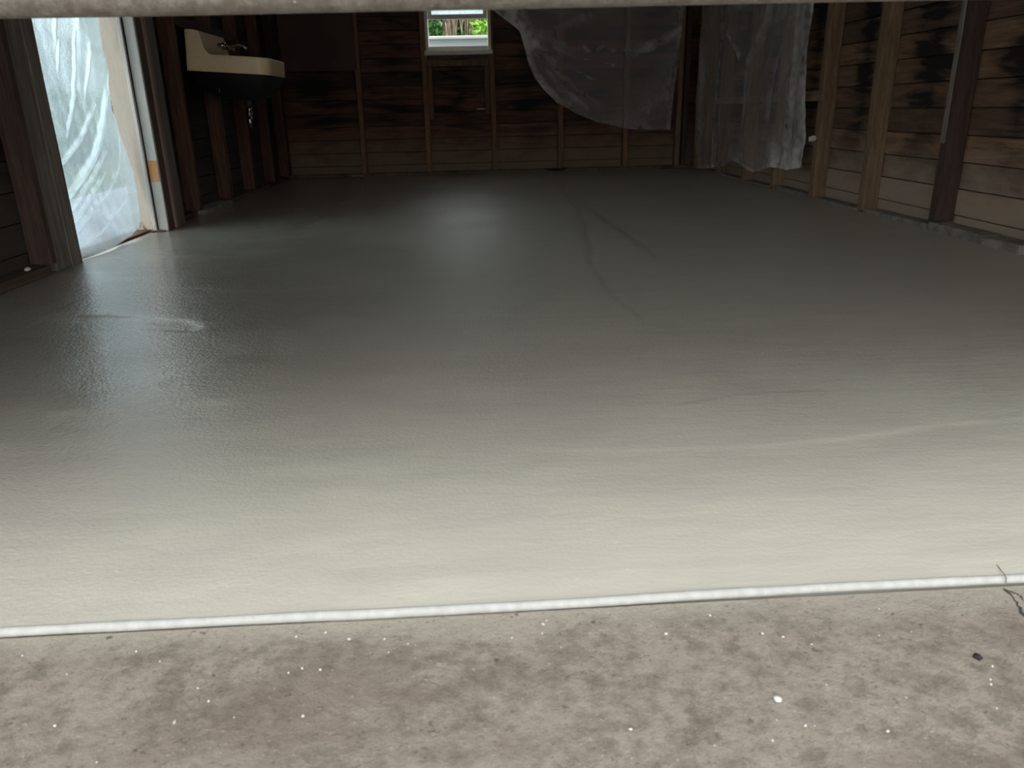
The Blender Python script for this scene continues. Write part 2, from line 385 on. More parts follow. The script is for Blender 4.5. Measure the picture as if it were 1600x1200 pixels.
bm = bmesh.new(); box(bm, -1.815, 2.295, YF + .004, 7.895, -.058, -.012)
adopt(obj('slab_base', bm, M['slab']), fl)
# rounded pale edge of the slab along the door line
n = 260; ex = np.linspace(-1.75, 2.25, n); prof = 10
Pm = np.zeros((n, prof, 3))
ey = YF + .004 * vnoise(ex, ex * 0, 2.2, 5) + .0006 * vnoise(ex, ex * 0, 13., 6); er = .0064 + .0004 * vnoise(ex, ex * 0 + 3, 15., 7)
for j in range(prof):
    t = math.radians(-75 + 235 * j / (prof - 1))
    Pm[:, j, 0] = ex; Pm[:, j, 1] = ey - np.cos(t) * er; Pm[:, j, 2] = -.0040 + np.sin(t) * er
tag(grid_mesh('trim_1', Pm, M['edge']), kind='structure', label='pale rounded edge of the new concrete slab')

bm = bmesh.new(); box(bm, -2.4, 2.9, -14, .835, -.05, -.0110)
dw = tag(obj('driveway', bm, M['apron']), kind='structure', label='old mottled brown grey concrete driveway')
def crack(pts, w):
    pts = spline(pts, 26); bm = bmesh.new(); L, R = [], []
    for i, (x, y) in enumerate(pts):
        ww = w * (.35 + random.random()) * (1 if 0 < i < 25 else .1); x += random.uniform(-.002, .002)
        L.append(bm.verts.new((x - ww, y, -.0104))); R.append(bm.verts.new((x + ww, y, -.0104)))
    for i in range(25): bm.faces.new((L[i], R[i], R[i + 1], L[i + 1]))
    adopt(obj('crack', bm, M['crack']), dw)
crack([(.682, .832), (.681, .820), (.679, .805), (.673, .792), (.669, .774), (.672, .75), (.69, .70)], .0020)
crack([(.681, .828), (.686, .822), (.690, .812), (.688, .80), (.684, .785)], .0013)
bm = bmesh.new()                                 # the same crack runs on up through the slab edge
pts = [(.6945, .872, .0006), (.692, .862, .0008), (.688, .850, .0022), (.685, .842, .0047), (.684, .8355, .003), (.683, .832, -.004)]
V = [(bm.verts.new((x - .0006, y, z)), bm.verts.new((x + .0006, y, z))) for x, y, z in pts]
for a, b in zip(V, V[1:]): bm.faces.new((a[0], a[1], b[1], b[0]))
adopt(obj('crack', bm, M['crack']), fl)
# grit lying on the driveway
def lump(bm, c, r, sub=1, flat=.6):
    ret = bmesh.ops.create_icosphere(bm, subdivisions=sub, radius=1.)
    s = Vector((r * random.uniform(.7, 1.4), r * random.uniform(.7, 1.3), r * flat)); a = random.uniform(0, 6.28)
    for v in ret['verts']:
        q = Vector(v.co) * random.uniform(.75, 1.15); q = Vector((q.x * s.x, q.y * s.y, q.z * s.z)); q.rotate(Matrix.Rotation(a, 3, 'Z')); v.co = q + Vector(c)
bm = bmesh.new()
for _ in range(130): lump(bm, (random.uniform(-.75, .8), random.uniform(.42, .815), -.0105), random.uniform(.0008, .0024))
tag(obj('grit', bm, M['white_bits']), 'pale specks of grit scattered over the old driveway concrete', 'grit', kind='stuff')
def pebble(x, y, r, m, label):
    bm = bmesh.new(); lump(bm, (x, y, -.0110 + r * .45), r, 2)
    tag(obj('pebble', bm, m, None, 0, True), label, 'pebble')
pebble(.563, .703, .0055, M['iron'], 'small black pebble on the driveway near its right edge')
pebble(.31, .655, .0045, M['white_bits'], 'white chip of stone on the driveway at the bottom right of centre')

# ------------------------------------------------------------------ walls: outer cladding + siding boards + studs
PITCH = .12
def boards(wall, m, axis, fixed, thick, spans_at, z0, zmax):
    """horizontal boards as single pieces; fixed = inner face, thick = signed direction outwards"""
    z = z0
    while z < zmax - .02:
        zb, zt = max(z, .004), min(z + PITCH, zmax) - .004
        for a, b in spans_at(zb, zt):
            d = random.uniform(-.003, .003); e = random.uniform(-.002, .002)
            bm = bmesh.new()
            o_ = (fixed + d, fixed + thick)
            vs = box(bm, *( (min(o_), max(o_), a, b) if axis == 'y' else (a, b, min(o_), max(o_)) ), zb, zt)
            for v in vs:
                if (v.co.y if axis == 'y' else v.co.x) == b: v.co.z += e * (1 if v.co.z > (zb + zt) / 2 else .6)
            adopt(obj('board', bm, m, None, .0025), wall)
        z += PITCH
def stud(wall, m, x0, x1, y0, y1, z0=0.002, z1=ZE, lean=(0, 0), name='stud'):
    bm = bmesh.new(); vs = box(bm, x0, x1, y0, y1, z0, z1)
    for v in vs:
        if v.co.z > (z0 + z1) / 2: v.co.x += lean[0]; v.co.y += lean[1]
    bmesh.ops.subdivide_edges(bm, edges=[e for e in bm.edges if abs(e.verts[0].co.z - e.verts[1].co.z) > .3], cuts=7)
    for v in bm.verts:
        if z0 < v.co.z < z1 - .01: v.co += Vector((random.uniform(-.0015, .0015), random.uniform(-.0015, .0015), 0))
    return adopt(obj(name, bm, m, None, .002), wall)

# left wall
SL = XL - SD                                     # siding plane
bm = bmesh.new()
box(bm, SL - .055, SL - .028, .74, DY0 - .04, -.055, ZE); box(bm, SL - .055, SL - .028, DY1 + .04, 7.95, -.055, ZE); box(bm, SL - .055, SL - .028, DY0 - .04, DY1 + .04, DZ + .05, ZE)
wl = tag(obj('wall_left', bm, M['sheath']), kind='structure', label='dark bare stud wall with horizontal boards on the left')
def sp_left(zb, zt):
    return [(.86, 7.885)] if zb > DZ else [(.86, DY0 - .045), (DY1 + .045, 7.885)]
boards(wl, M['board_left'], 'y', SL, -.026, sp_left, -.03, ZE)
for y in (1.25, 1.93, 2.61): stud(wl, M['stud_left'], SL, XL, y, y + .045, .04)
stud(wl, M['stud_dark'], SL + .004, XL, 3.225, 3.268, .04)
stud(wl, M['grey_wood'], SL, XL - .004, 3.270, 3.385, .002, ZE)
for y, dx in ((5.085, 0), (5.77, 0), (6.43, 0), (7.10, 0)):
    stud(wl, M['stud_left'], SL, XL, y, y + .045, .03, ZE, (0, .01))
for y in (5.90, 6.56, 7.22): stud(wl, M['grey_wood'], SL + .001, SL + .03, y, y + .13, .03, 1.9, (0, .012), 'backing_board')
stud(wl, M['stud_left'], SL, XL, 7.70, 7.795, .03)
B('sill_plate', M['plate'], SL + .004, XL - .002, .88, 3.222, .002, .038, wl, .003)
B('sill_plate', M['footing'], SL + .004, XL + .012, 5.14, 5.76, -.006, .028, wl, .004, .004)
B('sill_plate', M['plate'], SL + .004, XL - .012, 5.82, 7.69, .0, .026, wl, .003)
B('sill_plate', M['plate'], SL + .004, XL - .016, 4.705, 5.08, .0, .026, wl, .003)
B('ledger', M['stud_left'], XL - .004 - .02, XL - .004 + .012 - .012, 5.132, 6.40, 1.112, 1.165, wl)
B('wall_panel', M['hardboard_grey'], XL + .001, XL + .009, 7.52, 7.775, 1.03, 2.3, wl)

# side doorway lining
dr = tag(empty('door_1', (XL, (DY0 + DY1) / 2, 0)), kind='structure', label='open side doorway with worn cream and white painted jamb')
stud(dr, M['grey_wood'], SL - .05, XL, 3.388, DY0, -.003, DZ, name='jamb')
stud(dr, M['stud_dark'], SL - .05, XL - .003, 3.4705, 3.484, -.003, 1.9, name='door_stop')
stud(dr, M['cream'], SL - .05, XL - .030, DY1, DY1 + .03, -.003, DZ, name='jamb')
stud(dr, M['white_paint'], XL - .034, XL - .016, DY1 - .020, DY1 - .0005, -.002, DZ, name='door_stop')
stud(dr, M['white_paint'], XL - .012, XL + .040, DY1 + .003, DY1 + .025, -.002, DZ, name='casing_board')
B('bare_patch', M['bare'], XL - .0105, XL + .0385, DY1 + .0008, DY1 + .004, .265, .375, dr, .001)
stud(dr, M['stud_dark'], SL + .003, XL + .034, DY1 + .030, DY1 + .122, .0, ZE, name='door_stud')
stud(dr, M['lath'], SL + .003, XL + .042, DY1 + .124, DY1 + .160, .0, ZE, name='door_lath')
stud(dr, M['grey_wood'], SL + .003, XL + .032, DY1 + .162, DY1 + .300, .0, ZE, name='door_stud')
B('head_board', M['cream'], SL - .05, XL, DY0, DY1, DZ, DZ + .03, dr)
B('threshold', M['stud_left'], SL - .05, XL - .05, DY0 + .015, DY1 - .003, -.012, .012, dr, .002)
bm = bmesh.new()
for _ in range(26): lump(bm, (random.uniform(XL - .07, XL + .03), DY1 - random.uniform(.004, .04), .004), random.uniform(.004, .011), 1, .7)
tag(obj('rubble', bm, M['trunk']), 'dark crumbs of rotten wood and dirt at the foot of the cream jamb', 'rubble', kind='stuff')

# right wall
SR = XR + SD
bm = bmesh.new(); box(bm, SR + .028, SR + .055, .74, 7.95, -.055, ZE)
wr = tag(obj('wall_right', bm, M['sheath']), kind='structure', label='brown bare stud wall with mould stained horizontal boards on the right')
boards(wr, M['board_right'], 'y', SR, .026, lambda a, b: [(.86, 7.885)], -.045, ZE)
for y, m, ln in ((1.55, 'stud_right', 0), (2.24, 'stud_right', 0), (2.90, 'stud_right', 0), (4.325, 'stud_right', 0), (5.00, 'stud_right', 0), (5.685, 'stud_right', 0), (6.33, 'stud_right', 0), (7.02, 'stud_right', 0)):
    stud(wr, M[m], XR, SR - .001, y, y + .058, .012, ZE)
stud(wr, M['stud_dark'], XR - .004, SR - .001, 3.605, 3.66, .044, ZE)
stud(wr, M['grey_wood'], XR - .012, XR - .0045, 3.618, 3.652, .40, ZE, name='edge_strip')
stud(wr, M['stud_right'], XR, SR - .001, 7.48, 7.54, .012, ZE); stud(wr, M['stud_right'], XR - .03, SR - .001, 7.62, 7.70, .005, ZE)
B('ledger', M['ledger'], XR - .022, XR - .0005, 4.965, 6.02, .596, .655, wr); B('ledger', M['ledger'], XR - .022, XR - .0005, 6.025, 7.19, .588, .640, wr)
B('curb_block', M['footing'], XR - .012, SR - .003, 3.232, 3.640, -.006, .040, wr, .004, .004)
B('curb_block', M['footing'], XR - .020, SR - .003, 2.970, 3.225, -.006, .036, wr, .004, .004)
B('sill_plate', M['plate'], XR + .02, SR - .003, .9, 2.89, .0, .04, wr, .003)
for a, b in ((3.665, 4.32), (4.39, 4.995), (5.065, 5.68), (5.75, 6.325), (6.395, 7.015), (7.085, 7.47)):
    B('footing', M['footing'], XR + .004, SR - .003, a, b, -.006, random.uniform(.010, .024), wr, .004, .003)

# back wall
SB = YB + SD
bm = bmesh.new()
y0, y1 = SB + .028, SB + .055
box(bm, SL - .055, WX0, y0, y1, -.055, ZE); box(bm, WX1, SR + .055, y0, y1, -.055, ZE); box(bm, WX0, WX1, y0, y1, -.055, WZ0 - .035); box(bm, WX0, WX1, y0, y1, WZ1, ZE)
xm = (XL + XR) / 2
g = [bm.verts.new(v) for v in ((SL - .055, y0, ZE), (SR + .055, y0, ZE), (xm, y0, ZE + 1.0), (SL - .055, y1, ZE), (SR + .055, y1, ZE), (xm, y1, ZE + 1.0))]
for f in ((0, 1, 2), (3, 5, 4), (0, 3, 4, 1), (1, 4, 5, 2), (2, 5, 3, 0)): bm.faces.new([g[i] for i in f])
wb = tag(obj('wall_back', bm, M['sheath']), kind='structure', label='dark reddish bare stud wall with a window at the far end')
def sp_back(zb, zt):
    return [(SL + .002, WX0), (WX1, SR - .002)] if zt > WZ0 - .02 and zb < WZ1 - .02 else [(SL + .002, SR - .002)]
boards(wb, M['board_back'], 'x', SB, .026, sp_back, -.02, ZE)
for x, m, ln in ((-1.043, 'stud_back', .02), (-.416, 'stud_back', .0), (.222, 'stud_back', -.01), (.863, 'stud_back', 0), (1.497, 'stud_back', 0), (2.012, 'stud_right', 0), (2.075, 'stud_dark', 0)):
    stud(wb, M[m], x, x + .046, YB, SB - .001, .03, ZE, (ln, 0))
stud(wb, M['stud_back'], -.365, -.325, YB + .006, SB - .002, .51, .975, name='cripple'); stud(wb, M['stud_back'], .165, .215, YB + .006, SB - .002, .55, .975, name='cripple')
B('window_header', M['stud_back'], -.366, .218, YB + .012, SB - .002, .977, 1.032, wb)
B('sill_plate', M['plate'], SL + .1, XR - .02, YB + .010, SB - .003, .0, .028, wb, .003)
B('daylight_sliver', M['white_bits'], .085, .19, SB - .006, SB - .0005, .592, .600, wb, .001)  # pale strip painted in as daylight showing through a gap between boards
B('wall_panel', M['hardboard'], -1.70, -1.02, YB - .012, YB - .002, .957, 2.32, wb)

# window: lower sash raised, dusty pane above, the opening below is open air
wn = tag(empty('window_1', ((WX0 + WX1) / 2, YB, WZ0)), kind='structure', label='small sash window in the far wall, its sash raised')
B('jamb', M['trim_paint'], WX0 + .002, WX0 + .030, YB - .012, YB + .14, WZ0 + .002, WZ1 - .032, wn); B('jamb', M['trim_paint'], WX1 - .030, WX1 - .002, YB - .012, YB + .14, WZ0 + .002, WZ1 - .032, wn)
B('head', M['trim_paint'], WX0 + .002, WX1 - .002, YB - .012, YB + .14, WZ1 - .030, WZ1 - .002, wn)
B('sill', M['trim_paint'], WX0 - .012, WX1 + .012, YB - .035, YB - .002, 1.072, 1.112, wn, .004)
B('sill', M['trim_paint'], WX0 + .032, WX1 - .032, YB + .02, YB + .16, 1.118, 1.150, wn, .003)
sx0, sx1 = WX0 + .032, WX1 - .032
sash = B('sash', M['trim_paint'], sx0, sx1, YB + .03, YB + .065, 1.380, 1.420, wn, .003)
B('sash', M['trim_paint'], sx0, sx0 + .035, YB + .03, YB + .065, 1.421, 1.90, wn, .003); B('sash', M['trim_paint'], sx1 - .035, sx1, YB + .03, YB + .065, 1.421, 1.90, wn, .003)
B('sash', M['trim_paint'], sx0 + .036, sx1 - .036, YB + .03, YB + .065, 1.86, 1.90, wn, .003)
B('pane', M['glass'], sx0 + .0355, sx1 - .0355, YB + .045, YB + .049, 1.4205, 1.8595, wn, 0)

# roof
bm = bmesh.new()
for s, xe in ((-1, SL - .25), (1, SR + .25)):
    ze = ZE - 1.0 * (.25 / (xm - SL)) * .9
    v = [bm.verts.new(q) for q in ((xe, .45, ze), (xm, .45, ZE + 1.02), (xm, 8.2, ZE + 1.02), (xe, 8.2, ze), (xe, .45, ze + .04), (xm, .45, ZE + 1.06), (xm, 8.2, ZE + 1.06), (xe, 8.2, ze + .04))]
    for f in ((0, 1, 2, 3), (7, 6, 5, 4), (0, 4, 5, 1), (3, 2, 6, 7), (0, 3, 7, 4)): bm.faces.new([v[i] for i in f])
tag(obj('ceiling', bm, M['roof']), kind='structure', label='dark boarded underside of the gable roof')

# front wall and half-open garage door
GX0, GX1, GZ = -1.50, 1.98, 2.16
bm = bmesh.new()
box(bm, SL - .055, GX0, .74, .832, -.05, ZE); box(bm, GX1, SR + .055, .74, .832, -.05, ZE); box(bm, GX0, GX1, .74, .832, GZ, ZE)
g = [bm.verts.new(v) for v in ((SL - .055, .74, ZE), (SR + .055, .74, ZE), (xm, .74, ZE + 1.0), (SL - .055, .80, ZE), (SR + .055, .80, ZE), (xm, .80, ZE + 1.0))]
for f in ((0, 1, 2), (3, 5, 4), (0, 3, 4, 1), (1, 4, 5, 2), (2, 5, 3, 0)): bm.faces.new([g[i] for i in f])
tag(obj('wall_front', bm, M['sheath']), kind='structure', label='front wall around the garage door opening')
gd = tag(empty('garage_door', ((GX0 + GX1) / 2, .87, .694)), 'half raised garage door, only its dusty rounded bottom rail showing across the top', 'garage door')
B('door_panel', M['door_panel'], GX0 - .05, GX1 + .05, .848, .888, .738, 1.232, gd, .004)
gw = (GX1 - GX0 + .10) / 6                         # two rows of unseen panes, added to brighten the sink and walls
for z0, z1 in ((1.295, 1.690), (1.745, 2.140)):
    for i in range(7):
        x = GX0 - .05 + i * gw; B('added_muntin', M['door_panel'], max(x - .025, GX0 - .05), min(x + .025, GX1 + .05), .850, .886, z0 + .001, z1 - .001, gd, .003)
    for i in range(6):
        x = GX0 - .05 + i * gw; B('pane', M['added_door_glass'], x + .0255, x + gw - .0255, .866, .870, z0 + .001, z1 - .001, gd, 0)
for za, zb in ((1.235, 1.294), (1.691, 1.744), (2.141, 2.20)): B('door_rail', M['door_panel'], GX0 - .05, GX1 + .05, .848, .888, za, zb, gd, .004)
n = 120; ex = np.linspace(GX0 - .06, GX1 + .06, n); prof = 17; Pm = np.zeros((n, prof, 3))
wv = .0012 * vnoise(ex, ex * 0, 3., 21)
for j in range(prof):
    t = j / (prof - 1)
    if t < .2: py, pz = -.020, .040 - .2 * 0 - (t / .2) * .020
    elif t > .8: py, pz = .020, .020 + ((t - .8) / .2) * .020
    else:
        a = math.pi * (1 + (t - .2) / .6); py, pz = .020 * math.cos(a), .020 + .020 * math.sin(a)
    Pm[:, j, 0] = ex; Pm[:, j, 1] = .868 + py; Pm[:, j, 2] = .695 + pz + wv
grid_mesh('bottom_rail', Pm, M['rail'], gd)

# ------------------------------------------------------------------ old wall-hung sink, bowing its rim towards the room
SKY0, SKY1 = 5.40, 5.95
sk = tag(empty('wall_sink', (-1.715, (SKY0 + SKY1) / 2, .86)), 'old cream enamel wall sink with a low backsplash, hung on the left wall', 'sink')
sk.rotation_euler = (0, math.radians(4.2), 0)
def skadd(o): o.parent = sk; o.matrix_parent_inverse = Matrix.Translation(-sk.location); return o
def outline(x0, x1, y0, y1, r, n=9):
    pts = [(x0, y0)]
    for cx, cy, a0 in ((x1 - r, y0 + r, -90), (x1 - r, y1 - r, 0)):
        for k in range(n): a = math.radians(a0 + 90 * k / (n - 1)); pts.append((cx + r * math.cos(a), cy + r * math.sin(a)))
    pts.append((x0, y1)); return pts
bx0, bx1 = -1.775, -1.268
bm = bmesh.new()
rings = []
out_ = outline(bx0, bx1, SKY0, SKY1, .085)
inn = [(min(max(x, bx0 + .115), bx1 - .035), min(max(y, SKY0 + .04), SKY1 - .04)) for x, y in outline(bx0 + .115, bx1 - .035, SKY0 + .04, SKY1 - .04, .07)]
floor_ = [(x * .62 + (bx0 + bx1 + .08) / 2 * .38, y * .62 + (SKY0 + SKY1) / 2 * .38) for x, y in inn]
for pts, z in ((out_, .865), (out_, .955), ([(x * .985 + (bx0 + .2) * .015, y * .985 + 5.675 * .015) for x, y in out_], .967), (inn, .962), (inn, .945), (floor_, .83)):
    rings.append([bm.verts.new((x, y, z)) for x, y in pts])
for A, C in zip(rings, rings[1:]):
    for k in range(len(A)): bm.faces.new((A[k], A[(k + 1) % len(A)], C[(k + 1) % len(A)], C[k]))
bm.faces.new(rings[-1])
basin = skadd(obj('basin', bm, M['enamel'], None, 0, False)); 
bm = bmesh.new()                                   # backsplash with a swept shoulder down to the rim
pr = [(bx0, .90), (bx0, 1.108), (bx0 + .055, 1.108), (bx0 + .085, 1.10), (bx0 + .10, 1.04), (bx0 + .112, 1.0), (bx0 + .135, .975), (bx0 + .16, .963), (bx0 + .16, .90)]
A = [bm.verts.new((x, SKY0 + .001, z)) for x, z in pr]; C = [bm.verts.new((x, SKY1 - .001, z)) for x, z in pr]
for i in range(len(pr)): bm.faces.new((A[i], A[(i + 1) % len(pr)], C[(i + 1) % len(pr)], C[i]))
# hollow scoop between the end shoulders is left as the splash face
bm.faces.new(A[::-1]); bm.faces.new(C)
skadd(obj('backsplash', bm, M['enamel'], None, .004, False, 2))
bm = bmesh.new()                                   # dark unglazed underside
cx, cy = (bx0 + bx1) / 2 + .02, 5.675
prev = None; prof = ((.98, .866), (.96, .852), (.90, .80), (.72, .745), (.45, .715), (.16, .705))
rings = [[bm.verts.new((cx + (x - cx) * s, cy + (y - cy) * s, z)) for x, y in out_] for s, z in prof]
for P_, Q in zip(rings, rings[1:]):
    for j in range(len(P_)): bm.faces.new((P_[j], P_[(j + 1) % len(P_)], Q[(j + 1) % len(P_)], Q[j]))
bm.faces.new(rings[-1])
skadd(obj('underside', bm, M['iron'], None, 0, True))
bm = bmesh.new()
tube(bm, [(-1.585, 5.62, 1.03), (-1.545, 5.62, 1.035), (-1.50, 5.62, 1.045), (-1.465, 5.62, 1.035), (-1.455, 5.62, 1.012)], [.016, .014, .012, .011, .011], 12)
tube(bm, [(-1.61, 5.62, 1.03), (-1.585, 5.62, 1.03)], .024, 14)
fc = skadd(obj('faucet', bm, M['chrome'], None, 0, True))
for y in (5.53, 5.71):
    bm = bmesh.new(); tube(bm, [(-1.612, y, 1.03), (-1.565, y, 1.03)], .012, 10)
    for a in range(4):
        d = Vector((0, math.cos(a * math.pi / 2 + .4), math.sin(a * math.pi / 2 + .4))) * .026
        tube(bm, [(-1.568, y, 1.03), (-1.568 + .004, y + d.y, 1.03 + d.z)], [.006, .005], 8)
    skadd(obj('tap_handle', bm, M['chrome'], None, 0, True))
bm = bmesh.new(); tube(bm, [(-1.47, 5.66, .712), (-1.47, 5.66, .665)], .024, 14); skadd(obj('drain_collar', bm, M['dark_pipe'], None, 0, True))
bm = bmesh.new(); tube(bm, [(-1.47, 5.66, .665), (-1.47, 5.66, .625)], .017, 12); tube(bm, [(-1.47, 5.66, .625), (-1.47, 5.66, .612)], .021, 12); tube(bm, [(-1.47, 5.66, .612), (-1.47, 5.66, .53)], .0155, 12)
skadd(obj('drain_pipe', bm, M['chrome'], None, 0, True))
bm = bmesh.new(); tube(bm, [(-1.60, 5.46, .86), (-1.602, 5.455, .742)], .006, 8); skadd(obj('supply_pipe', bm, M['chrome'], None, 0, True))
bm = bmesh.new(); box(bm, -1.60, -1.555, 6.0 - .04, 6.0, .775, .835); skadd(obj('support_bracket', bm, M['white_paint'], None, .003))

# ------------------------------------------------------------------ polythene sheets
def sheet(name, left, right_, top, bottom, P, m, res, ridges=(), folds=None, gather_shine=None):
    """Coons patch between four outline curves (wall coordinates), then real folds as relief"""
    nu, nv = res
    L, R, T, Bt = spline(left, nv), spline(right_, nv), spline(top, nu), spline(bottom, nu)   # left/right run top->bottom, top/bottom run left->right
    u = np.linspace(0, 1, nu)[None, :, None]; v = np.linspace(0, 1, nv)[:, None, None]
    S = (1 - u) * L[:, None] + u * R[:, None] + (1 - v) * T[None] + v * Bt[None] - ((1 - u) * (1 - v) * L[0] + u * (1 - v) * R[0] + (1 - u) * v * L[-1] + u * v * R[-1])
    A, Zz = S[..., 0], S[..., 1]; d = np.zeros(A.shape)
    for pts, hgt, w in ridges:
        D, s, al = seg_dist(A, Zz, spline(pts, 24)); taper = np.sin(np.pi * np.clip(al, .02, .98)) ** .6
        d += hgt * np.exp(-(D / w) ** 2) * taper
    if folds: d += folds(A, Zz, u[..., 0] + 0 * A, v[..., 0] + 0 * A)
    o = grid_mesh(name, P(A, Zz, d), m)
    if gather_shine:                                     # whiter at doubled hems and gathers, with bright fold highlights painted in
        g = np.clip(gather_shine(A, Zz, u[..., 0] + 0 * A, v[..., 0] + 0 * A), 0, 1)
        at = o.data.attributes.new('gather_shine', 'FLOAT', 'POINT'); at.data.foreach_set('value', g.reshape(-1).astype(np.float32))
    return o

# 1: doorway sheet
rt = [(4.33, 1.98), (4.335, 1.3), (4.325, 1.075), (4.287, .911), (4.254, .791), (4.266, .671), (4.301, .547), (4.353, .433), (4.375, .334), (4.360, .219), (4.31, .106), (4.24, .055)]
bt = [(3.50, .004), (3.62, .004), (3.80, .006), (3.98, .010), (4.12, .026), (4.24, .055)]
def Pd(A, Z_, d):
    x = SL + .005 + .060 * np.exp(-np.clip(Z_, 0, 9) / .16) + d
    return np.stack([x, A, Z_], -1)
rid = [([(4.30, .90), (4.22, .70), (4.13, .56), (3.98, .42), (3.70, .30), (3.52, .24)], .020, .016), ([(4.10, .66), (3.90, .52), (3.62, .40)], .012, .010),
       ([(4.02, .98), (3.95, .80), (3.88, .66), (3.74, .52)], .010, .009), ([(4.14, .94), (4.08, .80), (4.0, .68)], .008, .008), ([(3.86, .93), (3.80, .80)], .007, .007),
       ([(4.12, .44), (3.9, .33), (3.6, .21)], .010, .012), ([(4.05, .34), (3.8, .24), (3.55, .14)], .009, .010), ([(4.0, .24), (3.7, .16), (3.52, .09)], .008, .009), ([(4.2, .20), (3.9, .11), (3.55, .05)], .008, .009),
       ([(4.02, 1.4), (3.9, 1.1), (3.82, .9)], .008, .01), ([(4.2, 1.5), (4.1, 1.2), (4.05, 1.0)], .008, .01), ([(4.30, .50), (4.22, .36), (4.0, .24)], .006, .012)]
fo = lambda A, Z_, u, v: .010 * vnoise(A * 1.5 + Z_ * .8, Z_ * .7, 3.0, 31) + .003 * vnoise(A * .6, Z_ * 3, 9., 32) + .0015 * np.sin(A * 60 + 5 * vnoise(A, Z_, 4, 33)) * np.clip(u, 0, 1)
def gd_(A, Z_, u, v):
    q = lambda pts, w: np.exp(-(seg_dist(A, Z_, spline(pts, 24))[0] / w) ** 2)
    g = .02 + .16 * np.clip((u - .55) / .4, 0, 1) + .10 * np.clip((.30 - Z_) / .25, 0, 1)
    for pts, h, w in rid: g = g + min(h / .014, 1.0) * q(pts, w * .42) * (.75 + .4 * vnoise(A, Z_, 30., 66))
    return g
tag(sheet('plastic_sheet', [(3.50, 1.98), (3.50, 1.0), (3.50, .004)], rt, [(3.50, 1.98), (4.33, 1.98)], bt, Pd, M['film_door'], (140, 260), rid, fo, gd_),
    'milky backlit plastic sheet hanging in the left side doorway', 'plastic sheet')

# 2: sheet swagged across the back wall
lt = [(.235, 1.75), (.20, 1.50), (.233, 1.457), (.433, 1.317), (.502, 1.262), (.546, 1.116), (.58, .979), (.638, .856), (.721, .754), (.841, .638)]
bt = [(.841, .638), (1.055, .519), (1.271, .439), (1.55, .38), (1.767, .369), (1.942, .365)]
rt = [(2.02, 1.75), (2.02, 1.438), (2.005, 1.17), (1.995, .95), (1.96, .67), (1.942, .365)]
rid = [([(.56, 1.16), (.62, .96), (.78, .76), (1.0, .60), (1.2, .50)], .030, .030), ([(.57, 1.18), (.72, .96), (.93, .74), (1.15, .56)], .026, .022), ([(.60, 1.18), (.85, .92), (1.1, .70), (1.25, .60)], .018, .018),
       ([(.62, 1.22), (.95, 1.10), (1.35, 1.06), (1.75, 1.10), (2.0, 1.22)], .022, .030), ([(.62, 1.20), (.95, 1.02), (1.3, .95)], .014, .018), ([(.60, 1.20), (.9, 1.0), (1.2, .86)], .014, .016),
       ([(1.98, 1.1), (1.85, .8), (1.6, .55), (1.4, .44)], .014, .022), ([(2.0, 1.2), (1.93, .8), (1.85, .5)], .014, .018), ([(.50, 1.5), (.53, 1.3), (.57, 1.15)], .030, .035), ([(.42, 1.6), (.47, 1.4), (.56, 1.2)], .016, .02)]
fo = lambda A, Z_, u, v: .026 * vnoise(A, Z_ * 1.6, 2.2, 41) + .008 * vnoise(A + Z_, Z_ - A * .6, 7., 42) + .0035 * vnoise(A, Z_, 19., 43) + .022
def gb(A, Z_, u, v):
    q = lambda pts, w: np.exp(-(seg_dist(A, Z_, spline(pts, 24))[0] / w) ** 2)
    n = .75 + .5 * vnoise(A, Z_, 14., 61) + .35 * vnoise(A, Z_, 40., 62)
    return n * (1.3 * q([(.30, 1.8), (.38, 1.5), (.50, 1.32), (.56, 1.18)], .08) + .55 * np.exp(-(u / .035) ** 2) + .55 * q([(.56, 1.2), (.60, 1.0), (.72, .80), (.95, .62)], .035) + .40 * q([(.58, 1.2), (.72, .96), (.93, .74), (1.12, .58)], .025)
        + .30 * q([(.60, 1.22), (.70, 1.12), (.82, 1.0)], .03) + .25 * q([(.60, 1.18), (.85, .92), (1.1, .70), (1.25, .60)], .03) + .22 * q([(.62, 1.22), (.95, 1.12), (1.35, 1.08), (1.75, 1.12), (2.0, 1.24)], .05) + .2 * q([(.62, 1.24), (.9, 1.30), (1.3, 1.45)], .05) + .14 * q([(.6, 1.2), (1.0, 1.03), (1.4, .96)], .02) + .14 * q([(.6, 1.2), (.95, .95), (1.25, .80)], .02) + .12 * q([(1.2, .9), (1.5, 1.0), (1.9, 1.2)], .03) + .16 * q([(2.0, 1.25), (1.85, 1.12), (1.6, 1.06)], .03)
        + .22 * np.exp(-((1 - u) / .05) ** 2) + .12 * np.exp(-((1 - v) / .04) ** 2) + .16 * q([(1.95, .95), (1.8, .65), (1.62, .48)], .12))
tag(sheet('plastic_sheet', lt, rt, [(.235, 1.75), (2.02, 1.75)], bt, lambda A, Z_, d: np.stack([A, YB - .03 - d, Z_], -1), M['film_clear'], (190, 150), rid, fo, gb),
    'clear plastic sheet swagged across the back wall right of the window', 'plastic sheet')

